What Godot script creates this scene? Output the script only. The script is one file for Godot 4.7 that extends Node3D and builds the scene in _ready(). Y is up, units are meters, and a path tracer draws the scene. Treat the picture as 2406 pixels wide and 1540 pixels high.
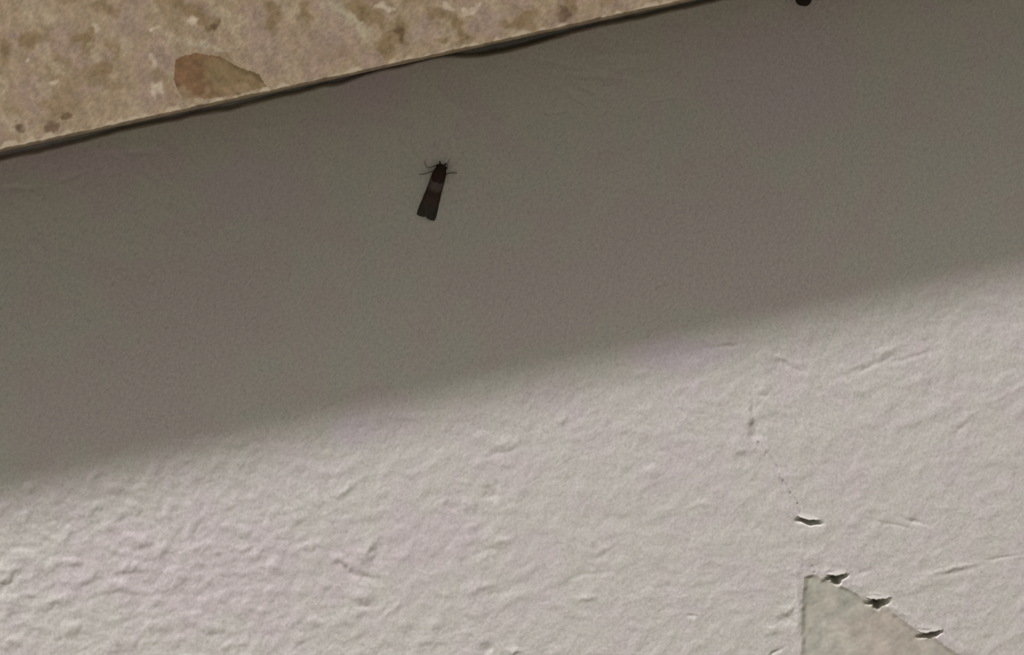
extends Node3D
# A small dark moth on a rough white-painted wall, in the shade of a stone ledge, seen from a hand's length away.
# Real size: the picture is about 16 cm of wall. x runs along the ledge, y is up, z comes out of the wall (its face is z = 0).

const MM := 0.001
const W := 2406.0
const H := 1540.0
const MM_PER_PX := 0.0667           # at the wall
const FAR := 0.32                   # camera to wall
const F_PX := 4797.6                # FAR / MM_PER_PX
const CENTRE := Vector3(0, 0.86, 0) # the wall point the camera looks at
const PITCH := 7.3                  # degrees down
const ROLL := 12.35
const OVERHANG := 0.022
const THICK := 0.030
const LAMP_AT := Vector3(-0.42, 2.17, 0.532)
const LAMP_RADIUS := 0.054
const LAMP_ENERGY := 1.0
const EXPOSURE := 2.30

var eye: Vector3
var ahead: Vector3
var right: Vector3
var over: Vector3
var edge_y := 0.0                   # height of the ledge's lower front edge
var n_big := noise(1, 0.011, 2)
var n_mid := noise(2, 0.026, 2)
var n_fine := noise(3, 0.075, 2)
var n_grain := noise(4, 0.15, 1)
var n_hue := noise(5, 0.0065, 3)
var n_warp := noise(6, 0.02, 2)
var n_crease := noise(7, 0.06, 1)
var n_lump := noise(8, 0.018, 1)

func _ready() -> void:
	# --- camera, surroundings, exposure
	var p := deg_to_rad(PITCH)
	var r := deg_to_rad(ROLL)
	ahead = Vector3(0, -sin(p), -cos(p))
	var up := Vector3(0, cos(p), -sin(p))
	right = Vector3(cos(r), 0, 0) - up * sin(r)
	over = up * cos(r) + Vector3(sin(r), 0, 0)
	eye = CENTRE - ahead * FAR
	var cam := Camera3D.new()
	cam.name = "camera"
	cam.transform = Transform3D(Basis(right, over, -ahead), eye)
	cam.fov = rad_to_deg(2.0 * atan(H / 2.0 / F_PX))
	cam.near = 0.01
	cam.far = 20.0
	add_child(cam)
	cam.current = true
	var env := Environment.new()
	env.background_mode = Environment.BG_COLOR
	env.background_color = Color(0.02, 0.02, 0.02)
	env.tonemap_mode = Environment.TONE_MAPPER_LINEAR
	env.tonemap_exposure = EXPOSURE
	env.sdfgi_enabled = true
	env.ssao_enabled = true
	env.ssil_enabled = true
	var we := WorldEnvironment.new()
	we.name = "surroundings"
	we.environment = env
	add_child(we)
	edge_y = on_plane(800, 180, OVERHANG).y
	build_lamp()
	# --- the room
	build_room()
	build_wall()
	build_ledge()
	# --- the insects
	build_moth()
	build_beetle()

# ------------------------------------------------------------------ helpers
func noise(s: int, f: float, octaves: int) -> FastNoiseLite:
	var n := FastNoiseLite.new()
	n.seed = s
	n.noise_type = FastNoiseLite.TYPE_SIMPLEX_SMOOTH
	n.frequency = f
	n.fractal_octaves = octaves
	if octaves == 1:
		n.fractal_type = FastNoiseLite.FRACTAL_NONE
	return n

func on_plane(u: float, v: float, z := 0.0) -> Vector3:   # the point of the plane z that stands at that place of the photograph
	var d := ahead * F_PX + right * (u - W / 2) - over * (v - H / 2)
	return eye + d * ((z - eye.z) / d.z)

func place_of(q: Vector3) -> Vector2:
	var d := q - eye
	var k := F_PX / d.dot(ahead)
	return Vector2(W / 2 + d.dot(right) * k, H / 2 - d.dot(over) * k)

func paint(rough: float, c := Color.WHITE, vertex := false) -> StandardMaterial3D:
	var m := StandardMaterial3D.new()
	m.albedo_color = c
	m.roughness = rough
	m.vertex_color_use_as_albedo = vertex
	m.metallic_specular = 0.35
	return m

func tag(o: Node3D, label: String, category := "", kind := "") -> void:
	o.set_meta("label", label)
	if category:
		o.set_meta("category", category)
	if kind:
		o.set_meta("kind", kind)

func put(called: String, mesh: Mesh, m: Material, parent: Node = self) -> MeshInstance3D:
	var o := MeshInstance3D.new()
	o.name = called
	o.mesh = mesh
	o.material_override = m
	parent.add_child(o, true)
	return o

func array_mesh(v: PackedVector3Array, n: PackedVector3Array, c: PackedColorArray, ix: PackedInt32Array) -> ArrayMesh:
	var a := []
	a.resize(Mesh.ARRAY_MAX)
	a[Mesh.ARRAY_VERTEX] = v
	a[Mesh.ARRAY_NORMAL] = n
	if c.size():
		a[Mesh.ARRAY_COLOR] = c
	a[Mesh.ARRAY_INDEX] = ix
	var m := ArrayMesh.new()
	m.add_surface_from_arrays(Mesh.PRIMITIVE_TRIANGLES, a)
	return m

func grid_surface(rows: int, cols: int, at: Callable, tint = null, closed := false) -> ArrayMesh:   # smooth sheet; at(i, j) -> point, tint(i, j) -> colour
	var st := SurfaceTool.new()
	st.begin(Mesh.PRIMITIVE_TRIANGLES)
	st.set_smooth_group(0)
	for i in rows + 1:
		for j in cols + 1:
			if tint != null:
				st.set_color(tint.call(i, j % cols if closed else j))
			st.add_vertex(at.call(i, j % cols if closed else j))
	for i in rows:
		for j in cols:
			var a := i * (cols + 1) + j
			var b := a + cols + 1
			for k in [a, b, b + 1, a, b + 1, a + 1]:
				st.add_index(k)
	st.generate_normals()
	return st.commit()

func spindle(profile: Array, seg: int, tint = null) -> ArrayMesh:   # rings [y, half width, half height, z of the middle] along y, ends closed by a small ring
	return grid_surface(profile.size() - 1, seg, func(i, j):
		var q = profile[i]
		var a = -TAU * j / seg
		return Vector3(cos(a) * q[1], q[0], q[3] + sin(a) * q[2]) * MM, tint, true)

func tube(path: Array, radii: Array, seg := 7) -> ArrayMesh:   # a bent, tapering tube in mm
	return grid_surface(path.size() - 1, seg, func(i, j):
		var along: Vector3 = (path[mini(i + 1, path.size() - 1)] - path[maxi(i - 1, 0)]).normalized()
		var side := along.cross(Vector3(0, 0, 1) if absf(along.z) < 0.9 else Vector3(1, 0, 0)).normalized()
		var a = TAU * j / seg
		return (path[i] + (side * cos(a) + along.cross(side) * sin(a)) * radii[i]) * MM, null, true)

func bent(points: Array, steps := 5) -> Array:   # a rounded path through points
	var c := Curve3D.new()
	c.bake_interval = 0.05
	for i in points.size():
		var t: Vector3 = (points[mini(i + 1, points.size() - 1)] - points[maxi(i - 1, 0)]) * 0.16
		c.add_point(points[i], -t, t)
	var out := []
	var n := (points.size() - 1) * steps
	for i in n + 1:
		out.append(c.samplef(float(i) / steps))
	return out

func taper(n: int, a: float, b: float) -> Array:
	var out := []
	for i in n:
		out.append(lerpf(a, b, float(i) / (n - 1)))
	return out

# ------------------------------------------------------------------ lamp and room (outside the frame)
func build_lamp() -> void:
	var lamp := Node3D.new()
	lamp.name = "pendant_lamp"
	lamp.position = LAMP_AT
	add_child(lamp)
	tag(lamp, "small frosted globe lamp hanging from the ceiling near the wall", "lamp")
	var globe := SphereMesh.new()
	globe.radius = LAMP_RADIUS + 0.004
	globe.height = 2 * globe.radius
	var glow := paint(0.5, Color(0.9, 0.88, 0.84))
	glow.emission_enabled = true
	glow.emission = Color(1.0, 0.975, 0.995)
	glow.emission_energy_multiplier = 3.0
	put("globe", globe, glow, lamp)
	var rod := CylinderMesh.new()
	rod.top_radius = 0.006
	rod.bottom_radius = 0.006
	rod.height = 2.5 - LAMP_AT.y - globe.radius
	put("rod", rod, paint(0.4, Color(0.3, 0.3, 0.3)), lamp).position.y = globe.radius + rod.height / 2
	var cap := CylinderMesh.new()
	cap.top_radius = 0.05
	cap.bottom_radius = 0.04
	cap.height = 0.02
	put("ceiling_cap", cap, paint(0.4, Color(0.3, 0.3, 0.3)), lamp).position.y = 2.49 - LAMP_AT.y
	var light := OmniLight3D.new()
	light.name = "lamp_glow"
	light.light_color = Color(1.0, 0.975, 0.995)
	light.light_energy = LAMP_ENERGY
	light.light_size = LAMP_RADIUS
	light.omni_range = 8.0
	light.omni_attenuation = 2.0
	light.shadow_enabled = true
	lamp.add_child(light)

func slab(called: String, a: Vector3, b: Vector3, c: Color, label: String, category: String) -> void:
	var m := BoxMesh.new()
	m.size = b - a
	var o := put(called, m, paint(0.7, c))
	o.position = (a + b) / 2
	tag(o, label, category, "structure")

func build_room() -> void:
	slab("floor", Vector3(-1.9, -0.1, -0.15), Vector3(1.9, 0, 3.2), Color(0.55, 0.525, 0.47), "grey-tan floor of the room below the ledge", "floor")
	slab("ceiling", Vector3(-1.9, 2.5, -0.15), Vector3(1.9, 2.6, 3.2), Color(0.70, 0.695, 0.665), "plain pale ceiling carrying the globe lamp", "ceiling")
	slab("wall_left", Vector3(-1.9, 0, 0), Vector3(-1.7, 2.5, 3.2), Color(0.610, 0.622, 0.590), "plain cream side wall at the left end of the ledge wall", "wall")
	slab("wall_right", Vector3(1.7, 0, 0), Vector3(1.9, 2.5, 3.2), Color(0.610, 0.622, 0.590), "plain cream side wall at the right end of the ledge wall", "wall")
	slab("wall_front", Vector3(-1.7, 0, 3.0), Vector3(1.7, 2.5, 3.2), Color(0.610, 0.622, 0.590), "plain cream wall facing the ledge from across the room", "wall")

# ------------------------------------------------------------------ the painted wall
func lines(lo: float, hi: float, first: float, last: float, step: float, dense_lo: float, dense_hi: float, dense: float) -> PackedFloat32Array:
	# close together from lo to hi (closest between dense_lo and dense_hi), ever wider out to first and last
	var out := []
	var x := lo
	while x < hi:
		out.append(x)
		x += dense if x > dense_lo and x < dense_hi else step
	out.append(x)
	var s := step
	while out[-1] < last:
		s *= 1.25
		out.append(minf(out[-1] + s, last))
	s = step
	var before := []
	x = lo
	while x > first:
		s *= 1.25
		x = maxf(x - s, first)
		before.append(x)
	before.reverse()
	return PackedFloat32Array(before + out)

var xs: PackedFloat32Array
var ys: PackedFloat32Array
var hh: PackedFloat32Array          # height of the paint in mm
var px: PackedVector2Array          # where each vertex stands in the photograph

func span(a: PackedFloat32Array, lo: float, hi: float) -> Vector2i:
	return Vector2i(maxi(a.bsearch(lo) - 1, 0), mini(a.bsearch(hi), a.size() - 1))

func stamp(u: float, v: float, ru: float, rv: float, turn: float, h: float, sharp := 2.0) -> void:
	# a bump or a dent: an ellipse with radii ru, rv (pixels), turned anticlockwise
	var reach := maxf(ru, rv) * 2.2
	var c := on_plane(u, v)
	var d := reach * MM_PER_PX * MM
	var ix := span(xs, c.x - d, c.x + d)
	var iy := span(ys, c.y - d, c.y + d)
	var a := deg_to_rad(turn)
	for j in range(iy.x, iy.y + 1):
		for i in range(ix.x, ix.y + 1):
			var k := j * xs.size() + i
			var q := px[k] - Vector2(u, v)
			q += Vector2(n_mid.get_noise_2d(px[k].x, px[k].y), n_mid.get_noise_2d(px[k].y, px[k].x)) * minf(ru, rv) * 0.8
			var e := Vector2((q.x * cos(a) - q.y * sin(a)) / ru, (q.x * sin(a) + q.y * cos(a)) / rv).length()
			hh[k] += h * exp(-pow(e, sharp) * 1.2)

func groove(points: Array, width: float, depth: float) -> void:
	for n in points.size() - 1:
		var a: Vector2 = points[n]
		var b: Vector2 = points[n + 1]
		var c := on_plane((a.x + b.x) / 2, (a.y + b.y) / 2)
		var d := (a.distance_to(b) / 2 + width * 3) * MM_PER_PX * MM
		var ix := span(xs, c.x - d, c.x + d)
		var iy := span(ys, c.y - d, c.y + d)
		for j in range(iy.x, iy.y + 1):
			for i in range(ix.x, ix.y + 1):
				var k := j * xs.size() + i
				var q := px[k] + Vector2(n_fine.get_noise_2d(px[k].x, px[k].y), n_fine.get_noise_2d(px[k].y, px[k].x)) * 1.6
				var near := Geometry2D.get_closest_point_to_segment(q, a, b)
				var t := a.distance_to(near) / maxf(a.distance_to(b), 0.001)
				if t >= 1.0 and n < points.size() - 2:
					continue
				hh[k] += depth * exp(-pow(q.distance_to(near) / width, 2.0))

func build_wall() -> void:
	var lo := Vector2(9, 9)
	var hi := Vector2(-9, -9)
	for q in [Vector2(0, 0), Vector2(W, 0), Vector2(0, H), Vector2(W, H)]:
		var w := on_plane(q.x, q.y)
		lo = lo.min(Vector2(w.x, w.y))
		hi = hi.max(Vector2(w.x, w.y))
	var one := MM_PER_PX * MM
	var d0 := on_plane(1870, 1400)
	var d1 := on_plane(2260, 1400)
	var t0 := on_plane(1770, 940)
	var t1 := on_plane(1885, 1560)
	xs = lines(lo.x - 40 * one, hi.x + 40 * one, -1.7, 1.7, 3.4 * one, minf(d0.x, t0.x) - 10 * one, d1.x + 40 * one, 2.3 * one)
	ys = lines(lo.y - 30 * one, edge_y + 10 * one, 0.0, 2.5, 3.4 * one, t1.y, d0.y + 120 * one, 2.3 * one)
	var nx := xs.size()
	var ny := ys.size()
	hh.resize(nx * ny)
	px.resize(nx * ny)
	# relief of the paint: broad waves, roller lumps, fine tooth
	for j in ny:
		for i in nx:
			var k := j * nx + i
			var q := place_of(Vector3(xs[i], ys[j], 0))
			px[k] = q
			var s := Vector2(q.x * 0.8 - q.y * 0.25, q.y + q.x * 0.2)   # stretched along the ledge
			var rough := 0.62 + 0.66 * smoothstep(1500.0, 300.0, q.x + (1540.0 - q.y) * 0.6)   # the paint lies thicker towards the lower left
			var h := n_big.get_noise_2d(s.x, s.y) * 0.045
			var l := n_lump.get_noise_2d(s.x + 300.0, s.y)
			h += maxf(l - 0.15, 0.0) * 0.13 * rough
			h += n_mid.get_noise_2d(s.x, s.y) * 0.056 * rough
			h += n_fine.get_noise_2d(q.x * 0.8 + q.y * 0.3, q.y - q.x * 0.2) * 0.0150 * (0.6 + 0.4 * rough)
			h += n_grain.get_noise_2d(q.x, q.y) * 0.0034
			var cr := absf(n_crease.get_noise_2d(q.x * 0.55 + q.y * 0.25, q.y * 1.1 - q.x * 0.25))
			h -= maxf(0.10 - cr, 0.0) * 0.10 * clampf(n_warp.get_noise_2d(q.x, q.y) * 3.0 + 0.2, 0.0, 1.0)
			hh[k] = h
	wall_marks()
	# the joint below the ledge, where the plaster stops short of the stone
	for j in range(ys.bsearch(edge_y - 60 * one), ny):
		for i in nx:
			var k := j * nx + i
			var q := px[k]
			var below := (edge_y - ys[j]) / one
			var gap := exp(-pow((q.x - 1205.0) / 105.0, 4.0))
			var wide := 9.0 + 4.0 * n_big.get_noise_2d(q.x * 0.8, 7.0) + 8.0 * gap + 5.0 * exp(-pow((q.x - 80.0) / 140.0, 4.0)) + 3.0 * exp(-pow((q.x - 590.0) / 80.0, 4.0)) - 9.0 * exp(-pow((q.x - 960.0) / 110.0, 4.0))
			hh[k] -= (2.0 + 2.0 * gap) * smoothstep(wide + 5.0, wide - 7.0, below)
	# where the paint has come off
	var poly := PackedVector2Array([Vector2(1896, 1329), Vector2(1904, 1336), Vector2(1914, 1345), Vector2(1929, 1360), Vector2(1943, 1354), Vector2(1966, 1355), Vector2(1988, 1350), Vector2(1985, 1359), Vector2(1972, 1368), Vector2(1976, 1376), Vector2(1992, 1385), Vector2(2012, 1393), Vector2(2030, 1408), Vector2(2041, 1410), Vector2(2066, 1414), Vector2(2092, 1408), Vector2(2080, 1421), Vector2(2086, 1428), Vector2(2118, 1454), Vector2(2142, 1471), Vector2(2160, 1488), Vector2(2176, 1493), Vector2(2213, 1484), Vector2(2200, 1500), Vector2(2206, 1506), Vector2(2232, 1524), Vector2(2262, 1544), Vector2(2340, 1605), Vector2(1886, 1605), Vector2(1883, 1540), Vector2(1883, 1430), Vector2(1889, 1350)])
	var ix := span(xs, on_plane(1860, 1320).x - 0.004, on_plane(2360, 1600).x + 0.004)
	var iy := span(ys, on_plane(1860, 1620).y - 0.012, on_plane(2340, 1320).y + 0.004)
	var inside := {}
	for j in range(iy.x, iy.y + 1):
		for i in range(ix.x, ix.y + 1):
			var k := j * nx + i
			if Geometry2D.is_point_in_polygon(px[k], poly):
				inside[k] = true
	for k in inside:
		var q := px[k]
		var rim := 99.0
		for n in poly.size():
			rim = minf(rim, q.distance_to(Geometry2D.get_closest_point_to_segment(q, poly[n], poly[(n + 1) % poly.size()])))
		var sunk := smoothstep(-3.0, 13.0, rim + 4.0 * n_mid.get_noise_2d(q.x, q.y))
		sunk *= smoothstep(1322.0, 1372.0, q.y)
		hh[k] = hh[k] * (1.0 - 0.4 * sunk) - 0.22 * sunk - (0.02 * n_mid.get_noise_2d(q.x * 1.3, q.y * 1.3) + 0.010 * n_fine.get_noise_2d(q.x, q.y)) * sunk
	# the hollows under the lifted lips
	for m in [[1966, 1358, 22, 6, 4], [1966, 1366, 8, 12, 0], [2064, 1416, 24, 7, 6], [2062, 1424, 9, 10, 0], [2186, 1492, 26, 6, 10], [1902, 1226, 26, 6, -8]]:
		stamp(m[0], m[1], m[2], m[3], m[4], -1.7, 3.5)
	# colour and normals
	var v := PackedVector3Array()
	var nn := PackedVector3Array()
	var c := PackedColorArray()
	v.resize(nx * ny)
	nn.resize(nx * ny)
	c.resize(nx * ny)
	var violet := [[1830, 180, 170, 150], [590, 440, 120, 80], [860, 205, 90, 60], [190, 380, 200, 40], [1890, 190, 90, 110], [820, 1010, 50, 40], [1600, 830, 110, 40]]
	var pink := [[480, 720, 220, 160], [1650, 560, 330, 150], [1250, 700, 220, 120], [250, 950, 260, 120], [480, 1330, 330, 130], [1000, 1280, 120, 90], [900, 960, 90, 50], [1800, 680, 160, 60]]
	for j in ny:
		for i in nx:
			var k := j * nx + i
			var q := px[k]
			v[k] = Vector3(xs[i], ys[j], hh[k] * MM)
			var i0 := maxi(i - 1, 0)
			var i1 := mini(i + 1, nx - 1)
			var j0 := maxi(j - 1, 0)
			var j1 := mini(j + 1, ny - 1)
			nn[k] = Vector3((hh[j * nx + i0] - hh[j * nx + i1]) * MM / (xs[i1] - xs[i0]), (hh[j0 * nx + i] - hh[j1 * nx + i]) * MM / (ys[j1] - ys[j0]), 1.0).normalized()
			# off-white paint, here a little mauve, there a little green, with a dusty grain
			var hue := n_hue.get_noise_2d(q.x, q.y) * 0.8 - 0.22
			var blue := 0.0
			for b in pink:
				var e := Vector2((q.x - b[0]) / b[2], (q.y - b[1]) / b[3]).length_squared()
				if e < 4.0:
					hue += 0.8 * exp(-e * e)
			for b in violet:
				var e := Vector2((q.x - b[0]) / b[2], (q.y - b[1]) / b[3]).length_squared()
				if e < 4.0:
					hue += 0.9 * exp(-e * e)
					blue = maxf(blue, exp(-e * e))
			hue = clampf(hue * 2.6, -1.0, 1.0)
			var g := 1.0 + 0.085 * n_fine.get_noise_2d(q.x + 900.0, q.y) + 0.12 * n_grain.get_noise_2d(q.x * 0.8 + q.y * 0.3, q.y - 0.3 * q.x)
			var cr := absf(n_crease.get_noise_2d(q.x * 0.7 + q.y * 0.35 + 500.0, q.y * 1.3 - q.x * 0.35))
			g -= 1.7 * maxf(0.10 - cr, 0.0) * clampf(n_warp.get_noise_2d(q.x * 1.7, q.y * 1.7) * 4.0, 0.0, 1.0)
			var col := Vector3(0.70, 0.668, 0.642) * g
			col *= Vector3(1.0 + 0.012 * hue, 1.0 - 0.023 * hue, 1.0 + 0.012 * hue + 0.06 * blue)
			c[k] = Color(col.x, col.y, col.z)
	var skin := PackedInt32Array()
	var bare := PackedInt32Array()
	for j in ny - 1:
		for i in nx - 1:
			var a := j * nx + i
			var quad := [a, a + nx, a + nx + 1, a, a + nx + 1, a + 1]
			if inside.has(a) and inside.has(a + 1) and inside.has(a + nx) and inside.has(a + nx + 1):
				bare.append_array(quad)
			else:
				skin.append_array(quad)
	var wall := put("wall_back", array_mesh(v, nn, c, skin), paint(0.62, Color.WHITE, true))
	tag(wall, "rough off-white painted wall with cracked, lumpy paint under the stone ledge", "wall", "structure")
	# the bare plaster, a piece of its own
	var of := {}
	var bv := PackedVector3Array()
	var bn := PackedVector3Array()
	var bc := PackedColorArray()
	for n in bare.size():
		var k := bare[n]
		if not of.has(k):
			of[k] = bv.size()
			bv.append(v[k])
			bn.append(nn[k])
			var q := px[k]
			var g := 1.0 + 0.16 * n_mid.get_noise_2d(q.x * 0.7, q.y * 0.7 + 400.0) + 0.10 * n_fine.get_noise_2d(q.x, q.y) + 0.12 * n_big.get_noise_2d(q.x * 1.2, q.y * 1.2 + 77.0)
			var w := clampf(0.5 + 1.5 * n_hue.get_noise_2d(q.x * 1.8 + 60.0, q.y * 1.8), 0.0, 1.0)
			w = clampf(w * 0.5 + exp(-Vector2((q.x - 2090.0) / 90.0, (q.y - 1490.0) / 70.0).length_squared()), 0.0, 1.0)
			var pale := exp(-Vector2((q.x - 1935.0) / 60.0, (q.y - 1525.0) / 60.0).length_squared() + 0.8 * n_mid.get_noise_2d(q.x, q.y))
			var rim_shade := exp(-Vector2((q.x - 1896.0) / 14.0, (q.y - 1395.0) / 70.0).length_squared())  # shade inside the left rim, painted into the plaster colour
			var col := Vector3(0.535, 0.540, 0.460).lerp(Vector3(0.59, 0.54, 0.47), w).lerp(Vector3(0.66, 0.655, 0.575), clampf(pale, 0.0, 1.0) * 0.8).lerp(Vector3(0.46, 0.465, 0.385), rim_shade * 0.7) * g
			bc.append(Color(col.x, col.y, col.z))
		bare[n] = of[k]
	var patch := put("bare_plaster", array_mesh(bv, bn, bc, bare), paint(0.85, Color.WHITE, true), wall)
	patch.set_meta("label", "bare grey-green plaster where the paint has peeled away")
	var core := BoxMesh.new()
	core.size = Vector3(3.8, 2.5, 0.15)
	put("masonry", core, paint(0.9, Color(0.5, 0.47, 0.42)), wall).position = Vector3(0, 1.25, -0.08)
	# lifted lips of paint over the hollows
	flake(wall, [Vector2(1872, 1210), Vector2(1882, 1217), Vector2(1896, 1221), Vector2(1914, 1222), Vector2(1930, 1221)], 15.0, 0.30)
	flake(wall, [Vector2(1938, 1350), Vector2(1952, 1352), Vector2(1966, 1353), Vector2(1980, 1350), Vector2(1990, 1347)], 20.0, 0.26)
	flake(wall, [Vector2(2034, 1405), Vector2(2050, 1409), Vector2(2064, 1410), Vector2(2080, 1407), Vector2(2095, 1404)], 22.0, 0.28)
	flake(wall, [Vector2(2155, 1484), Vector2(2170, 1488), Vector2(2184, 1487), Vector2(2200, 1483), Vector2(2215, 1481)], 20.0, 0.24)

func flake(wall: Node3D, lip: Array, deep: float, lift: float) -> void:
	# a thin curled plate: fast to the wall along its upper side, its lower lip standing off; mm, on the wall plane
	var rows := 7
	var cols := (lip.size() - 1) * 5
	var at := func(i: int, j: int, back: bool) -> Vector3:
		var f := float(j) / cols * (lip.size() - 1)
		var n := mini(int(f), lip.size() - 2)
		var a: Vector2 = lip[n]
		var b: Vector2 = lip[n + 1]
		var q := a.lerp(b, f - n)
		var t := float(i) / rows                       # 0 at the root, 1 at the lip
		var end := sin(PI * clampf(float(j) / cols, 0.0, 1.0))
		q.y -= deep * (1.0 - t) * (0.35 + 0.65 * end)
		q.y += n_fine.get_noise_2d(q.x * 1.4, 40.0) * 3.0 * t
		var w := on_plane(q.x, q.y)
		var z := lift * t * t * pow(end, 0.6) + 0.012 + n_mid.get_noise_2d(q.x, q.y) * 0.03
		return Vector3(w.x, w.y, (z - (0.10 if back else 0.0) - (0.06 if back and t < 0.2 else 0.0)) * MM)
	var sheet := func(i: int, j: int) -> Vector3:     # front from root to lip, then back again underneath
		return at.call(i, j, false) if i <= rows else at.call(2 * rows + 1 - i, j, true)
	var o := put("paint_flake", grid_surface(2 * rows + 1, cols, sheet), paint(0.6, Color(0.70, 0.685, 0.64).linear_to_srgb()), wall)
	o.set_meta("label", "lifted lip of torn paint")

func wall_marks() -> void:
	# lumps and pits of the paint: x, y, half length, half width (photograph pixels), turn, height in mm
	for m in [
		[15, 1345, 30, 20, 20, 0.16], [10, 1375, 26, 9, 30, -0.10], [305, 1332, 46, 14, 10, 0.09], [300, 1352, 40, 7, 10, -0.05], [190, 1362, 24, 11, 0, 0.06],
		[505, 1296, 18, 11, 0, 0.08], [570, 1290, 40, 10, 0, 0.05], [235, 1385, 22, 10, 10, 0.05], [130, 1415, 34, 14, 0, 0.08], [30, 1505, 40, 15, 5, 0.09], [60, 1400, 50, 8, 0, 0.05],
		[370, 1470, 25, 12, 10, 0.05], [640, 1332, 30, 10, 5, 0.06], [460, 1450, 30, 12, 15, 0.05], [180, 1480, 22, 12, 20, 0.05], [560, 1512, 34, 10, 12, 0.06], [120, 1330, 22, 10, 30, 0.05],
		[808, 1152, 28, 11, 27, 0.10], [726, 1283, 32, 10, 10, 0.09], [803, 1318, 22, 10, -35, 0.11], [812, 1336, 26, 7, -32, -0.12], [852, 1356, 40, 12, -14, -0.16], [862, 1296, 36, 14, 50, 0.12], [884, 1312, 34, 12, 70, -0.07],
		[855, 1400, 30, 10, 15, 0.08], [857, 1424, 20, 8, 0, -0.10], [920, 1436, 30, 7, 40, 0.06], [735, 1465, 24, 12, 15, 0.07], [700, 1500, 26, 10, 0, 0.05], [650, 1290, 30, 10, -20, 0.04],
		[1155, 1162, 12, 15, 20, -0.13], [1168, 1140, 6, 10, 30, -0.08], [1174, 1275, 26, 11, 4, 0.11], [1140, 1310, 26, 10, 20, 0.06], [1128, 1378, 36, 13, 10, 0.10], [1160, 1398, 30, 8, 12, -0.05],
		[1040, 1180, 20, 10, 30, 0.05], [1105, 1190, 16, 16, 0, 0.06], [1110, 1240, 26, 9, 45, 0.06], [1195, 1040, 40, 12, 10, 0.06], [1175, 1066, 46, 7, 14, -0.05], [1322, 992, 16, 9, 20, 0.07], [1000, 1100, 28, 9, 30, 0.04],
		[1372, 1406, 26, 10, 10, 0.09], [1143, 1530, 14, 16, -45, -0.15], [1212, 1530, 18, 12, 0, 0.13], [1626, 1449, 11, 4, 0, -0.09], [1545, 1457, 6, 4, 0, -0.05], [1645, 1188, 30, 9, 15, 0.07], [1630, 1272, 26, 10, 20, -0.04],
		[1440, 1222, 60, 16, 5, -0.05], [1390, 1350, 52, 7, 10, -0.06], [1405, 1310, 30, 7, 10, -0.04], [1540, 1108, 20, 10, 0, 0.06], [1420, 1290, 24, 8, 25, 0.05], [1560, 1380, 30, 10, 15, -0.03],
		[2150, 1226, 30, 4, -14, -0.09], [2090, 1232, 46, 3.5, -12, -0.06], [2240, 1335, 62, 6, 14, 0.07], [2250, 1346, 55, 5, 14, -0.04], [2360, 1310, 60, 4, 8, -0.06], [2030, 1345, 26, 6, 25, -0.04], [2330, 1500, 30, 8, 5, -0.05],
		[2075, 826, 34, 9, 15, 0.09], [2050, 858, 70, 7, 20, -0.07], [2150, 838, 70, 6, 16, -0.05], [1835, 842, 34, 7, -18, 0.07], [1855, 862, 36, 6, -22, -0.06], [1710, 813, 40, 4, 4, -0.08], [1660, 815, 26, 5, -30, -0.05], [2190, 690, 46, 8, 18, 0.05],
		[2280, 975, 30, 8, 30, 0.06], [2255, 1015, 30, 7, 45, -0.04], [1795, 930, 10, 4, 0, -0.07], [1790, 918, 12, 6, 0, 0.05], [1650, 974, 14, 3.5, 5, -0.06], [2380, 920, 36, 9, 25, 0.05], [1740, 1060, 18, 10, 0, 0.07], [1525, 1110, 20, 12, 0, 0.05], [2145, 900, 40, 12, 15, 0.05],
		[1757, 1000, 8, 26, 5, 0.04], [1805, 1020, 15, 24, 10, 0.06], [1757, 975, 9, 20, 5, 0.06], [1768, 950, 4, 24, 4, -0.06],
		[40, 442, 66, 6, 2, -0.10], [100, 470, 40, 7, -35, 0.06], [30, 490, 50, 5, 0, 0.05], [170, 415, 70, 5, 18, -0.08], [330, 360, 50, 6, 3, -0.08], [240, 605, 36, 6, -10, -0.05],
		[1390, 180, 80, 8, -4, -0.09], [1470, 160, 40, 6, 25, -0.09], [1310, 150, 50, 6, -12, -0.06], [1540, 375, 16, 12, 0, -0.05], [1420, 130, 80, 10, 3, 0.05], [620, 300, 80, 7, 5, 0.04],
		[1885, 1275, 8, 30, 3, 0.025], [1910, 1260, 18, 14, 0, 0.04], [1874, 1430, 8, 70, 0, 0.09], [1872, 1345, 9, 40, -6, 0.03], [1850, 1435, 12, 10, 0, 0.10], [1812, 1480, 14, 12, 0, 0.10], [1845, 1460, 16, 12, 10, -0.10], [1822, 1534, 22, 5, 35, -0.12],
		[1955, 1343, 24, 7, 2, 0.08], [2015, 1378, 34, 10, -22, 0.08], [2060, 1400, 26, 6, -8, 0.08], [2120, 1440, 30, 7, -34, 0.08], [2178, 1478, 28, 6, -12, 0.08], [2250, 1520, 34, 8, -34, 0.06]]:
		stamp(m[0], m[1], m[2], m[3], m[4], m[5] * 1.35)
	for n in 11:   # a gouge that deepens downwards to a point
		stamp(1770.0 + 0.9 * n, 957.0 + 7.0 * n, 4.0 + 0.95 * n, 7.0, 0.0, -0.016 * n)
	# fine cracks
	groove([Vector2(1781, 1040), Vector2(1802, 1068), Vector2(1826, 1100), Vector2(1840, 1132), Vector2(1858, 1160), Vector2(1874, 1186), Vector2(1884, 1208)], 2.4, -0.16)
	groove([Vector2(1335, 213), Vector2(1344, 228), Vector2(1372, 244)], 3.0, -0.14)
	groove([Vector2(1364, 206), Vector2(1398, 218)], 2.6, -0.13)
	groove([Vector2(1282, 266), Vector2(1312, 265), Vector2(1338, 258)], 2.4, -0.14)
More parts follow.
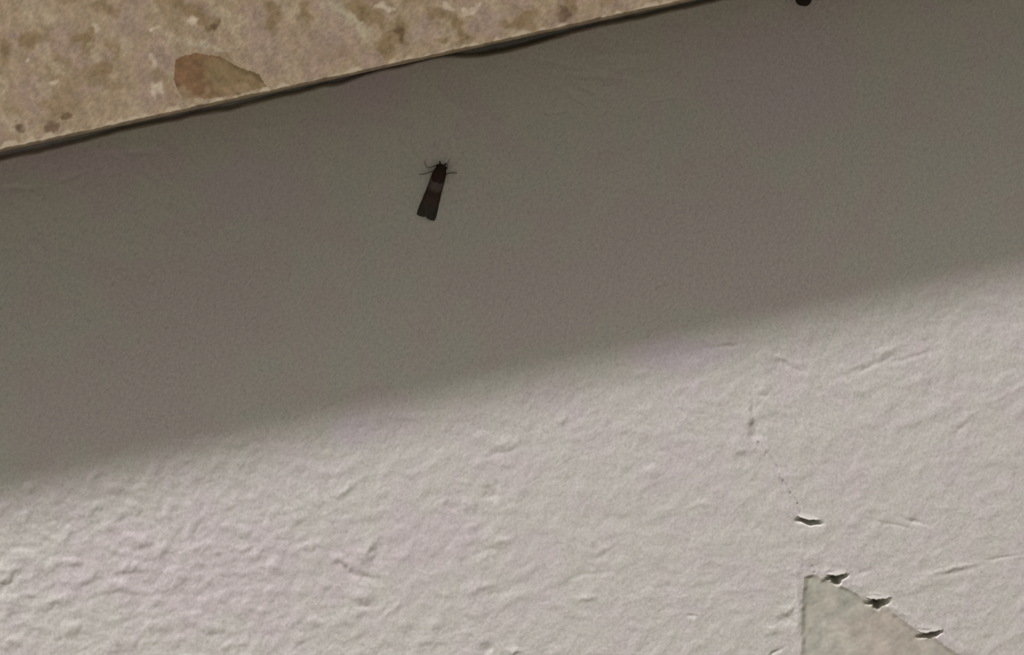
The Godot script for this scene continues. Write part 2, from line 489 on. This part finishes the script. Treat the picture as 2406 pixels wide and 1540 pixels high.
	groove([Vector2(1530, 238), Vector2(1560, 234), Vector2(1586, 230)], 2.4, -0.13)
	groove([Vector2(1712, 188), Vector2(1748, 187)], 2.6, -0.13)
	groove([Vector2(1935, 102), Vector2(1950, 108)], 3.4, -0.16)
	groove([Vector2(1925, 1365), Vector2(1914, 1344), Vector2(1908, 1334)], 3.0, -0.10)
	groove([Vector2(1559, 364), Vector2(1572, 372), Vector2(1572, 388)], 2.6, -0.13)
	groove([Vector2(345, 660), Vector2(368, 668)], 2.6, -0.14)
	groove([Vector2(664, 612), Vector2(678, 619)], 3.0, -0.16)

# ------------------------------------------------------------------ the stone ledge
func stone(w: Vector3, front: float) -> Color:   # mottled beige stone: brown and olive patches, pale flecks
	var q := place_of(w)
	var u := q.x + 16.0 * n_warp.get_noise_2d(q.x, q.y) + 5.0 * n_fine.get_noise_2d(q.x * 0.6, q.y * 0.6)
	var t := q.y + 16.0 * n_warp.get_noise_2d(q.y + 90.0, q.x) + 5.0 * n_fine.get_noise_2d(q.y * 0.6, q.x * 0.6 + 30.0)
	var col := Vector3(0.345, 0.268, 0.175)
	col = col.lerp(Vector3(0.338, 0.255, 0.188), smoothstep(-0.1, 0.3, n_hue.get_noise_2d(u * 1.2, t * 1.2)))        # pinkish
	col = col.lerp(Vector3(0.262, 0.196, 0.108), 0.6 * smoothstep(0.15, 0.5, n_big.get_noise_2d((u - t * 0.6) * 0.7 + 300.0, (t + u * 0.2) * 0.6)))   # olive brown
	col = col.lerp(Vector3(0.41, 0.34, 0.228), 0.6 * smoothstep(0.12, 0.5, n_big.get_noise_2d((u - t * 0.6) * 0.9 - 700.0, t * 0.6 + 50.0)))   # cream
	# marks that can be told apart: x, y, half length, half width, turn, colour, strength
	for m in [
		[185, 85, 30, 16, 40, 0], [205, 95, 12, 30, 0, 0], [70, 90, 34, 18, 20, 0], [430, 12, 44, 18, -30, 0], [480, 45, 40, 14, -35, 0], [505, 62, 14, 10, 0, 1], [160, 272, 13, 9, -30, 1], [122, 294, 18, 10, 20, 1], [55, 300, 10, 9, 0, 1], [8, 120, 14, 30, 0, 0], [250, 25, 40, 14, -20, 0], [245, 165, 26, 18, 30, 0],
		[640, 40, 14, 40, 10, 0], [715, 28, 13, 32, 5, 0], [845, 22, 36, 18, -50, 0], [888, 45, 30, 14, -60, 0], [908, 108, 16, 30, 10, 0], [942, 72, 20, 34, 5, 0], [940, 82, 7, 18, 0, 1], [1032, 34, 34, 13, -32, 0], [1072, 58, 22, 15, -50, 0], [1238, 36, 24, 15, 10, 0], [1205, 58, 40, 14, 5, 0], [1325, 32, 17, 17, 30, 1], [1345, 8, 14, 22, 30, 0], [1040, 95, 24, 10, 20, 0], [1090, 85, 14, 24, 10, 0],
		[355, 145, 8, 20, 15, 2], [366, 205, 8, 22, 8, 2], [365, 66, 14, 6, 0, 2], [120, 195, 12, 10, 0, 2], [66, 142, 6, 9, 20, 2], [222, 65, 10, 14, 30, 2], [448, 52, 14, 12, 0, 2], [790, 20, 48, 16, -35, 3], [835, 55, 34, 14, -40, 3], [1052, 14, 16, 8, 0, 2], [905, 18, 16, 9, 20, 2], [1110, 22, 32, 9, 40, 2], [980, 78, 28, 20, 40, 4], [760, 90, 50, 34, 0, 4], [300, 60, 40, 40, 0, 4], [640, 130, 60, 50, 0, 4], [1150, 50, 36, 24, 20, 4], [1470, 12, 60, 14, 12, 4], [480, 105, 60, 8, -12, 3]]:
		var d := Vector2(u - m[0], t - m[1])
		if absf(d.x) > 110.0 or absf(d.y) > 110.0:
			continue
		var a := deg_to_rad(m[4])
		var e := Vector2((d.x * cos(a) - d.y * sin(a)) / m[2], (d.x * sin(a) + d.y * cos(a)) / m[3]).length()
		var k := smoothstep(1.5, 0.4, e)
		match m[5]:
			0: col = col.lerp(Vector3(0.215, 0.155, 0.075), k * 0.8)
			1: col = col.lerp(Vector3(0.125, 0.078, 0.042), k * 0.8)
			2: col = col.lerp(Vector3(0.56, 0.485, 0.36), k * 0.75)
			3: col = col.lerp(Vector3(0.41, 0.37, 0.26), k * 0.7)
			4: col = col.lerp(Vector3(0.335, 0.258, 0.195), k * 0.7)
	col *= 1.03 + 0.20 * n_fine.get_noise_2d(q.x * 0.9 + 40.0, q.y * 0.9 + q.x * 0.4) + 0.12 * n_grain.get_noise_2d(q.x, q.y) + 0.20 * n_mid.get_noise_2d(q.x - q.y * 0.5, (q.y + 0.6 * q.x) * 0.7)
	# worn, paler arris along the lower edge
	var above := (w.y - edge_y) / (MM_PER_PX * MM)
	var chip := 1.0 + 8.0 * clampf(n_mid.get_noise_2d(q.x * 0.8, 3.0) * 2.2 + 0.3, 0.0, 1.3) + 5.0 * exp(-pow((q.x - 50.0) / 90.0, 4.0))
	col = col.lerp(Vector3(0.54, 0.455, 0.33), front * 0.75 * smoothstep(chip + 5.0, chip - 2.0, above))
	return Color(col.x, col.y, col.z)

func build_ledge() -> void:
	var one := MM_PER_PX * MM
	# profile from the back of the underside, round the lower arris, up the face, over the top: z, y, nz, ny, how much it is the face
	var prof := []
	prof.append([-0.12, 0.0, 0.0, -1.0, 0.0])
	for k in 9:
		prof.append([OVERHANG * k / 8.0 * 0.96, 0.0, 0.0, -1.0, 0.0])
	for k in 5:
		var a := PI / 2 * k / 4.0
		var rad := 5.0 * one
		prof.append([OVERHANG - rad + sin(a) * rad, rad - cos(a) * rad, sin(a), -cos(a), clampf(k / 3.0, 0.0, 1.0)])
	var y := 8.0 * one
	while y < 420 * one:
		prof.append([OVERHANG, y, 1.0, 0.0, 1.0])
		y += (1.7 if y < 170.0 * one else 3.2) * one
	for k in 7:
		var a := PI / 2 * k / 6.0
		prof.append([OVERHANG - 0.002 + cos(a) * 0.002, THICK - 0.002 + sin(a) * 0.002, cos(a), sin(a), 0.0])
	prof.append([-0.12, THICK, 0.0, 1.0, 0.0])
	var cx := lines(on_plane(-60, 360, OVERHANG).x - 40 * one, on_plane(1700, 0, OVERHANG).x, -0.62, 0.66, 3.2 * one, on_plane(390, 250, OVERHANG).x, on_plane(640, 150, OVERHANG).x, 1.6 * one)
	var n := prof.size()
	var clast := PackedVector2Array([Vector2(411, 141), Vector2(432, 129), Vector2(466, 123), Vector2(519, 133), Vector2(559, 155), Vector2(608, 173), Vector2(622, 194), Vector2(627, 204), Vector2(565, 223), Vector2(499, 233), Vector2(430, 232), Vector2(418, 216), Vector2(407, 186)])
	var v := PackedVector3Array()
	var nn := PackedVector3Array()
	var c := PackedColorArray()
	var inside := PackedByteArray()
	for i in cx.size():
		for q in prof:
			var w := Vector3(cx[i], edge_y + q[1], q[0])
			var at := place_of(w)
			var wob := 0.0
			if q[4] > 0.0 or q[0] > OVERHANG * 0.9 and q[1] < 0.001:
				wob = n_mid.get_noise_2d(at.x * 0.7, 5.0) * 1.6 + n_fine.get_noise_2d(at.x, 9.0) * 1.2   # the sawn edge is not quite straight
				w.y += wob * one * smoothstep(40 * one, 0.0, q[1])
			v.append(w)
			nn.append(Vector3(0.012 * n_mid.get_noise_2d(at.x, at.y), q[3], q[2]).normalized())
			c.append(stone(w, q[4]))
			var wq := at + Vector2(n_fine.get_noise_2d(at.x, at.y), n_fine.get_noise_2d(at.y, at.x)) * 2.0
			inside.append(1 if q[4] == 1.0 and absf(at.x - 517.0) < 140.0 and Geometry2D.is_point_in_polygon(wq, clast) else 0)
	var body := PackedInt32Array()
	var brown := PackedInt32Array()
	for i in cx.size() - 1:
		for j in n - 1:
			var a := i * n + j
			var quad := [a, a + 1, a + n + 1, a, a + n + 1, a + n]
			if inside[a] and inside[a + 1] and inside[a + n] and inside[a + n + 1]:
				brown.append_array(quad)
			else:
				body.append_array(quad)
	for end in [0, cx.size() - 1]:   # the two sawn ends
		for j in range(1, n - 1):
			var a = end * n
			body.append_array([a, a + j + 1, a + j] if end == 0 else [a, a + j, a + j + 1])
	var ledge := put("stone_ledge", array_mesh(v, nn, c, body), paint(0.5, Color.WHITE, true))
	tag(ledge, "mottled beige stone ledge with a straight sawn edge, jutting out above the painted wall", "ledge")
	var of := {}
	var bv := PackedVector3Array()
	var bn := PackedVector3Array()
	var bc := PackedColorArray()
	for k in brown.size():
		var o := brown[k]
		if not of.has(o):
			of[o] = bv.size()
			bv.append(v[o])
			bn.append(nn[o])
			var at := place_of(v[o])
			var m := smoothstep(470.0, 540.0, at.x + 60.0 * n_big.get_noise_2d(at.x, at.y))
			var col := Vector3(0.205, 0.122, 0.062).lerp(Vector3(0.228, 0.168, 0.086), m)
			col = col.lerp(Vector3(0.315, 0.232, 0.138), 0.8 * smoothstep(205.0, 235.0, at.y + 40.0 * n_mid.get_noise_2d(at.x, at.y) + 18.0 * n_big.get_noise_2d(at.y, at.x)))
			col = col.lerp(Vector3(0.140, 0.098, 0.044), 0.7 * smoothstep(16.0, 2.0, absf(at.y - (128.0 + (at.x - 500.0) * 0.48)) + 8.0 * n_mid.get_noise_2d(at.x, at.y)) * smoothstep(500.0, 560.0, at.x))
			col *= 1.0 + 0.22 * n_mid.get_noise_2d(at.x, at.y + 33.0) + 0.16 * n_fine.get_noise_2d(at.x, at.y)
			bc.append(Color(col.x, col.y, col.z))
		brown[k] = of[o]
	var part := put("brown_inclusion", array_mesh(bv, bn, bc, brown), paint(0.45, Color.WHITE, true), ledge)
	part.set_meta("label", "angular red-brown and olive inclusion at the ledge's lower edge")

# ------------------------------------------------------------------ insects
func resting(called: String, tail: Vector2, head: Vector2) -> Node3D:   # a node on the wall, y towards the head, z away from the wall
	var a := on_plane(tail.x, tail.y)
	var b := on_plane(head.x, head.y)
	var y := (b - a).normalized()
	var o := Node3D.new()
	o.name = called
	o.transform = Transform3D(Basis(y.cross(Vector3(0, 0, 1)), y, Vector3(0, 0, 1)), (a + b) / 2)
	add_child(o)
	return o

func local(o: Node3D, u: float, v: float, z: float) -> Vector3:   # mm in an insect's own axes
	var q := o.transform.affine_inverse() * on_plane(u, v) / MM
	return Vector3(q.x, q.y, z)

func leg(o: Node3D, path: Array, thick: float, m: Material) -> void:
	var b := bent(path)
	put("leg", tube(b, taper(b.size(), thick, thick * 0.45)), m, o)

func build_moth() -> void:
	var moth := resting("moth", Vector2(1000, 512), Vector2(1039.5, 386))
	tag(moth, "small dark brown moth with folded wings and paler waist, on the shaded wall", "moth")
	var half := (on_plane(1000, 512) - on_plane(1039.5, 386)).length() / MM / 2   # about 4.4
	var dark := paint(0.75, Color(0.045, 0.026, 0.022).linear_to_srgb())
	var ink := paint(0.35, Color(0.02, 0.014, 0.012).linear_to_srgb())
	var shank := paint(0.7, Color(0.16, 0.145, 0.115).linear_to_srgb())
	# y from +half (head) to -half (wing tips)
	var fur := func(i: int, j: int) -> Color:
		var g := 1.0 + 0.35 * n_fine.get_noise_2d(i * 17.0, j * 23.0)
		return Color(0.050 * g, 0.027 * g, 0.023 * g)
	put("thorax", spindle([[half - 0.55, 0.10, 0.10, 0.75], [half - 0.62, 0.62, 0.48, 0.72], [half - 0.95, 0.92, 0.64, 0.70], [half - 1.4, 1.06, 0.72, 0.68], [half - 2.0, 1.06, 0.70, 0.66], [half - 2.6, 0.92, 0.60, 0.62], [half - 3.1, 0.55, 0.36, 0.60], [half - 3.3, 0.08, 0.08, 0.60]], 18, fur), paint(0.9, Color.WHITE, true), moth)
	put("abdomen", spindle([[half - 2.9, 0.1, 0.1, 0.5], [half - 3.1, 0.5, 0.34, 0.48], [half - 4.2, 0.66, 0.38, 0.46], [half - 5.6, 0.60, 0.34, 0.42], [half - 6.9, 0.40, 0.26, 0.38], [half - 7.5, 0.10, 0.10, 0.36]], 14), dark, moth)
	var head := put("head", spindle([[half + 0.02, 0.06, 0.06, 0.62], [half - 0.06, 0.44, 0.32, 0.62], [half - 0.30, 0.74, 0.48, 0.64], [half - 0.65, 0.82, 0.52, 0.68], [half - 1.05, 0.70, 0.46, 0.70], [half - 1.25, 0.10, 0.10, 0.70]], 16, fur), paint(0.85, Color.WHITE, true), moth)
	for s in [-1.0, 1.0]:
		var ball := SphereMesh.new()
		ball.radius = 0.25 * MM
		ball.height = 0.5 * MM
		ball.radial_segments = 14
		ball.rings = 8
		put("eye", ball, ink, head).position = Vector3(s * 0.66, half - 0.42, 0.72) * MM
		var palp := bent([Vector3(s * 0.22, half - 0.25, 0.55), Vector3(s * 0.40, half + 0.05, 0.60), Vector3(s * 0.52, half + 0.34, 0.72)])
		put("palp", tube(palp, taper(palp.size(), 0.17, 0.09)), dark, head)
		var feeler := bent([Vector3(s * 0.30, half - 0.35, 1.0), Vector3(s * 0.75, half - 0.7, 1.22), Vector3(s * 1.02, half - 1.7, 1.15), Vector3(s * 1.05, half - 3.2, 0.98), Vector3(s * 1.12, half - 4.8, 0.84)])
		put("antenna", tube(feeler, taper(feeler.size(), 0.055, 0.03), 6), dark, head)
	# forewings: a low roof over the back, square cut behind
	var wide := Curve.new()
	wide.min_value = 0.0
	wide.max_value = 2.0
	for q in [Vector2(0, 0.75), Vector2(0.08, 1.08), Vector2(0.25, 1.14), Vector2(0.42, 1.20), Vector2(0.62, 1.32), Vector2(0.82, 1.47), Vector2(0.94, 1.50), Vector2(1, 1.44)]:
		wide.add_point(q)
	var long := 2.0 * half - 1.15
	for s in [-1.0, 1.0]:
		var rows := 34
		var cols := 12
		var top := func(i: int, j: int) -> Vector3:
			var t := float(i) / rows
			var q := float(j) / cols
			var reach: float = 1.0 - 0.035 * pow(1.0 - q, 4.0) - 0.012 * pow(q, 5.0) + (0.012 if s > 0 else 0.0)
			var x: float = wide.sample(t) * q + 0.012
			var ridge := 1.12 - 0.42 * t + 0.10 * sin(PI * t)
			var z := lerpf(ridge, 0.16, pow(q, 1.7)) + 0.02 * sin(q * 22.0) * t + (0.03 if s > 0 else 0.0) * (1.0 - q)
			return Vector3(s * x, half - 1.15 - t * long * reach, z) * MM
		var sheet := func(i: int, j: int) -> Vector3:
			var k: int = j if s > 0 else cols - j
			if i <= rows:
				return top.call(i, k)
			return top.call(2 * rows + 1 - i, k) - Vector3(0, 0, 0.05) * MM
		var scales := func(i: int, j: int) -> Color:
			var t := float(i if i <= rows else 2 * rows + 1 - i) / rows
			var k: int = j if s > 0 else cols - j
			var q := float(k) / cols
			var e := t + 0.05 * (q - 0.5) + 0.035 * n_fine.get_noise_2d(i * 5.0, k * 9.0 + s * 50.0)
			var col := Vector3(0.050, 0.028, 0.024)
			col = col.lerp(Vector3(0.150, 0.116, 0.112), smoothstep(0.14, 0.27, e + (0.06 * q if s < 0 else 0.0)) * smoothstep(0.48, 0.33, e))   # pale waist
			col = col.lerp(Vector3(0.078, 0.048, 0.043), smoothstep(0.44, 0.52, e))
			col = col.lerp(Vector3(0.060, 0.054, 0.046), smoothstep(0.66, 0.78, e))
			col = col.lerp(Vector3(0.035, 0.030, 0.025), 0.8 * smoothstep(0.03, 0.0, absf(e - 0.53)))
			col *= 1.0 + 0.45 * n_fine.get_noise_2d(i * 11.0 + 200.0, k * 14.0) - 0.25 * smoothstep(0.7, 1.0, q)
			return Color(col.x, col.y, col.z)
		put("forewing", grid_surface(2 * rows + 1, cols, sheet, scales), paint(0.7, Color.WHITE, true), moth)
	# legs: the front and middle pairs reach out past the head, the hind pair lies under the wings
	leg(moth, [Vector3(-0.4, half - 1.0, 0.5), Vector3(-0.95, half - 0.55, 0.62), local(moth, 1004, 394, 0.3), local(moth, 997, 378, 0.05)], 0.085, shank)
	leg(moth, [Vector3(0.4, half - 1.0, 0.5), Vector3(0.8, half - 0.5, 0.60), local(moth, 1052, 385, 0.3), local(moth, 1056, 374, 0.05)], 0.085, shank)
	leg(moth, [Vector3(-0.5, half - 1.7, 0.45), Vector3(-1.1, half - 1.5, 0.62), local(moth, 996, 409, 0.28), local(moth, 984, 410, 0.05)], 0.10, shank)
	leg(moth, [Vector3(0.5, half - 1.7, 0.45), Vector3(1.0, half - 1.3, 0.62), local(moth, 1061, 406, 0.30), local(moth, 1074, 407, 0.05)], 0.11, shank)
	leg(moth, [Vector3(-0.4, half - 2.4, 0.4), Vector3(-0.9, half - 3.0, 0.25), Vector3(-1.0, half - 4.6, 0.12), Vector3(-1.1, half - 6.4, 0.05)], 0.085, shank)
	leg(moth, [Vector3(0.4, half - 2.4, 0.4), Vector3(0.9, half - 3.0, 0.25), Vector3(1.0, half - 4.6, 0.12), Vector3(1.1, half - 6.4, 0.05)], 0.085, shank)

func build_beetle() -> void:
	var bug := resting("beetle", Vector2(1885, 14), Vector2(1892, -30))
	tag(bug, "tiny rounded dark beetle on the wall close under the stone ledge", "beetle")
	var shell := paint(0.4, Color(0.026, 0.013, 0.011).linear_to_srgb())
	var black := paint(0.4, Color(0.018, 0.014, 0.012).linear_to_srgb())
	for s in [-1.0, 1.0]:   # two wing cases, each half a dome
		put("wing_case", grid_surface(12, 10, func(i, j):
			var t := float(i) / 12
			var a: float = PI / 2 * j / 10.0
			if s < 0:
				a = PI / 2 - a
			var r := pow(sin(PI * (0.03 + 0.80 * (1.0 - t))), 0.55)
			return Vector3(s * (sin(a) * 1.25 * r + 0.015), lerpf(0.75, -1.45, 1.0 - pow(1.0 - t, 1.3)), 0.15 + cos(a) * 1.05 * r) * MM), shell, bug)
	put("body", spindle([[0.7, 0.1, 0.1, 0.4], [0.6, 0.85, 0.3, 0.42], [-0.3, 1.12, 0.32, 0.40], [-1.1, 0.72, 0.26, 0.36], [-1.35, 0.1, 0.1, 0.34]], 16), black, bug)
	put("neck_shield", spindle([[1.15, 0.1, 0.1, 0.5], [1.1, 0.62, 0.36, 0.5], [0.85, 0.92, 0.52, 0.5], [0.65, 0.98, 0.56, 0.5], [0.6, 0.2, 0.2, 0.5]], 16), shell, bug)
	var head := put("head", spindle([[1.5, 0.06, 0.06, 0.42], [1.42, 0.34, 0.24, 0.42], [1.2, 0.50, 0.32, 0.44], [1.05, 0.46, 0.30, 0.46], [1.0, 0.1, 0.1, 0.46]], 14), black, bug)
	for s in [-1.0, 1.0]:
		var feeler := bent([Vector3(s * 0.3, 1.35, 0.45), Vector3(s * 0.6, 1.55, 0.5), Vector3(s * 0.85, 1.6, 0.4)])
		put("antenna", tube(feeler, taper(feeler.size(), 0.05, 0.06), 6), black, head)
		for y in [0.85, 0.2, -0.4]:
			leg(bug, [Vector3(s * 0.5, y, 0.3), Vector3(s * 1.0, y + 0.05, 0.35), Vector3(s * 1.15, y - 0.15, 0.05)], 0.10, black)
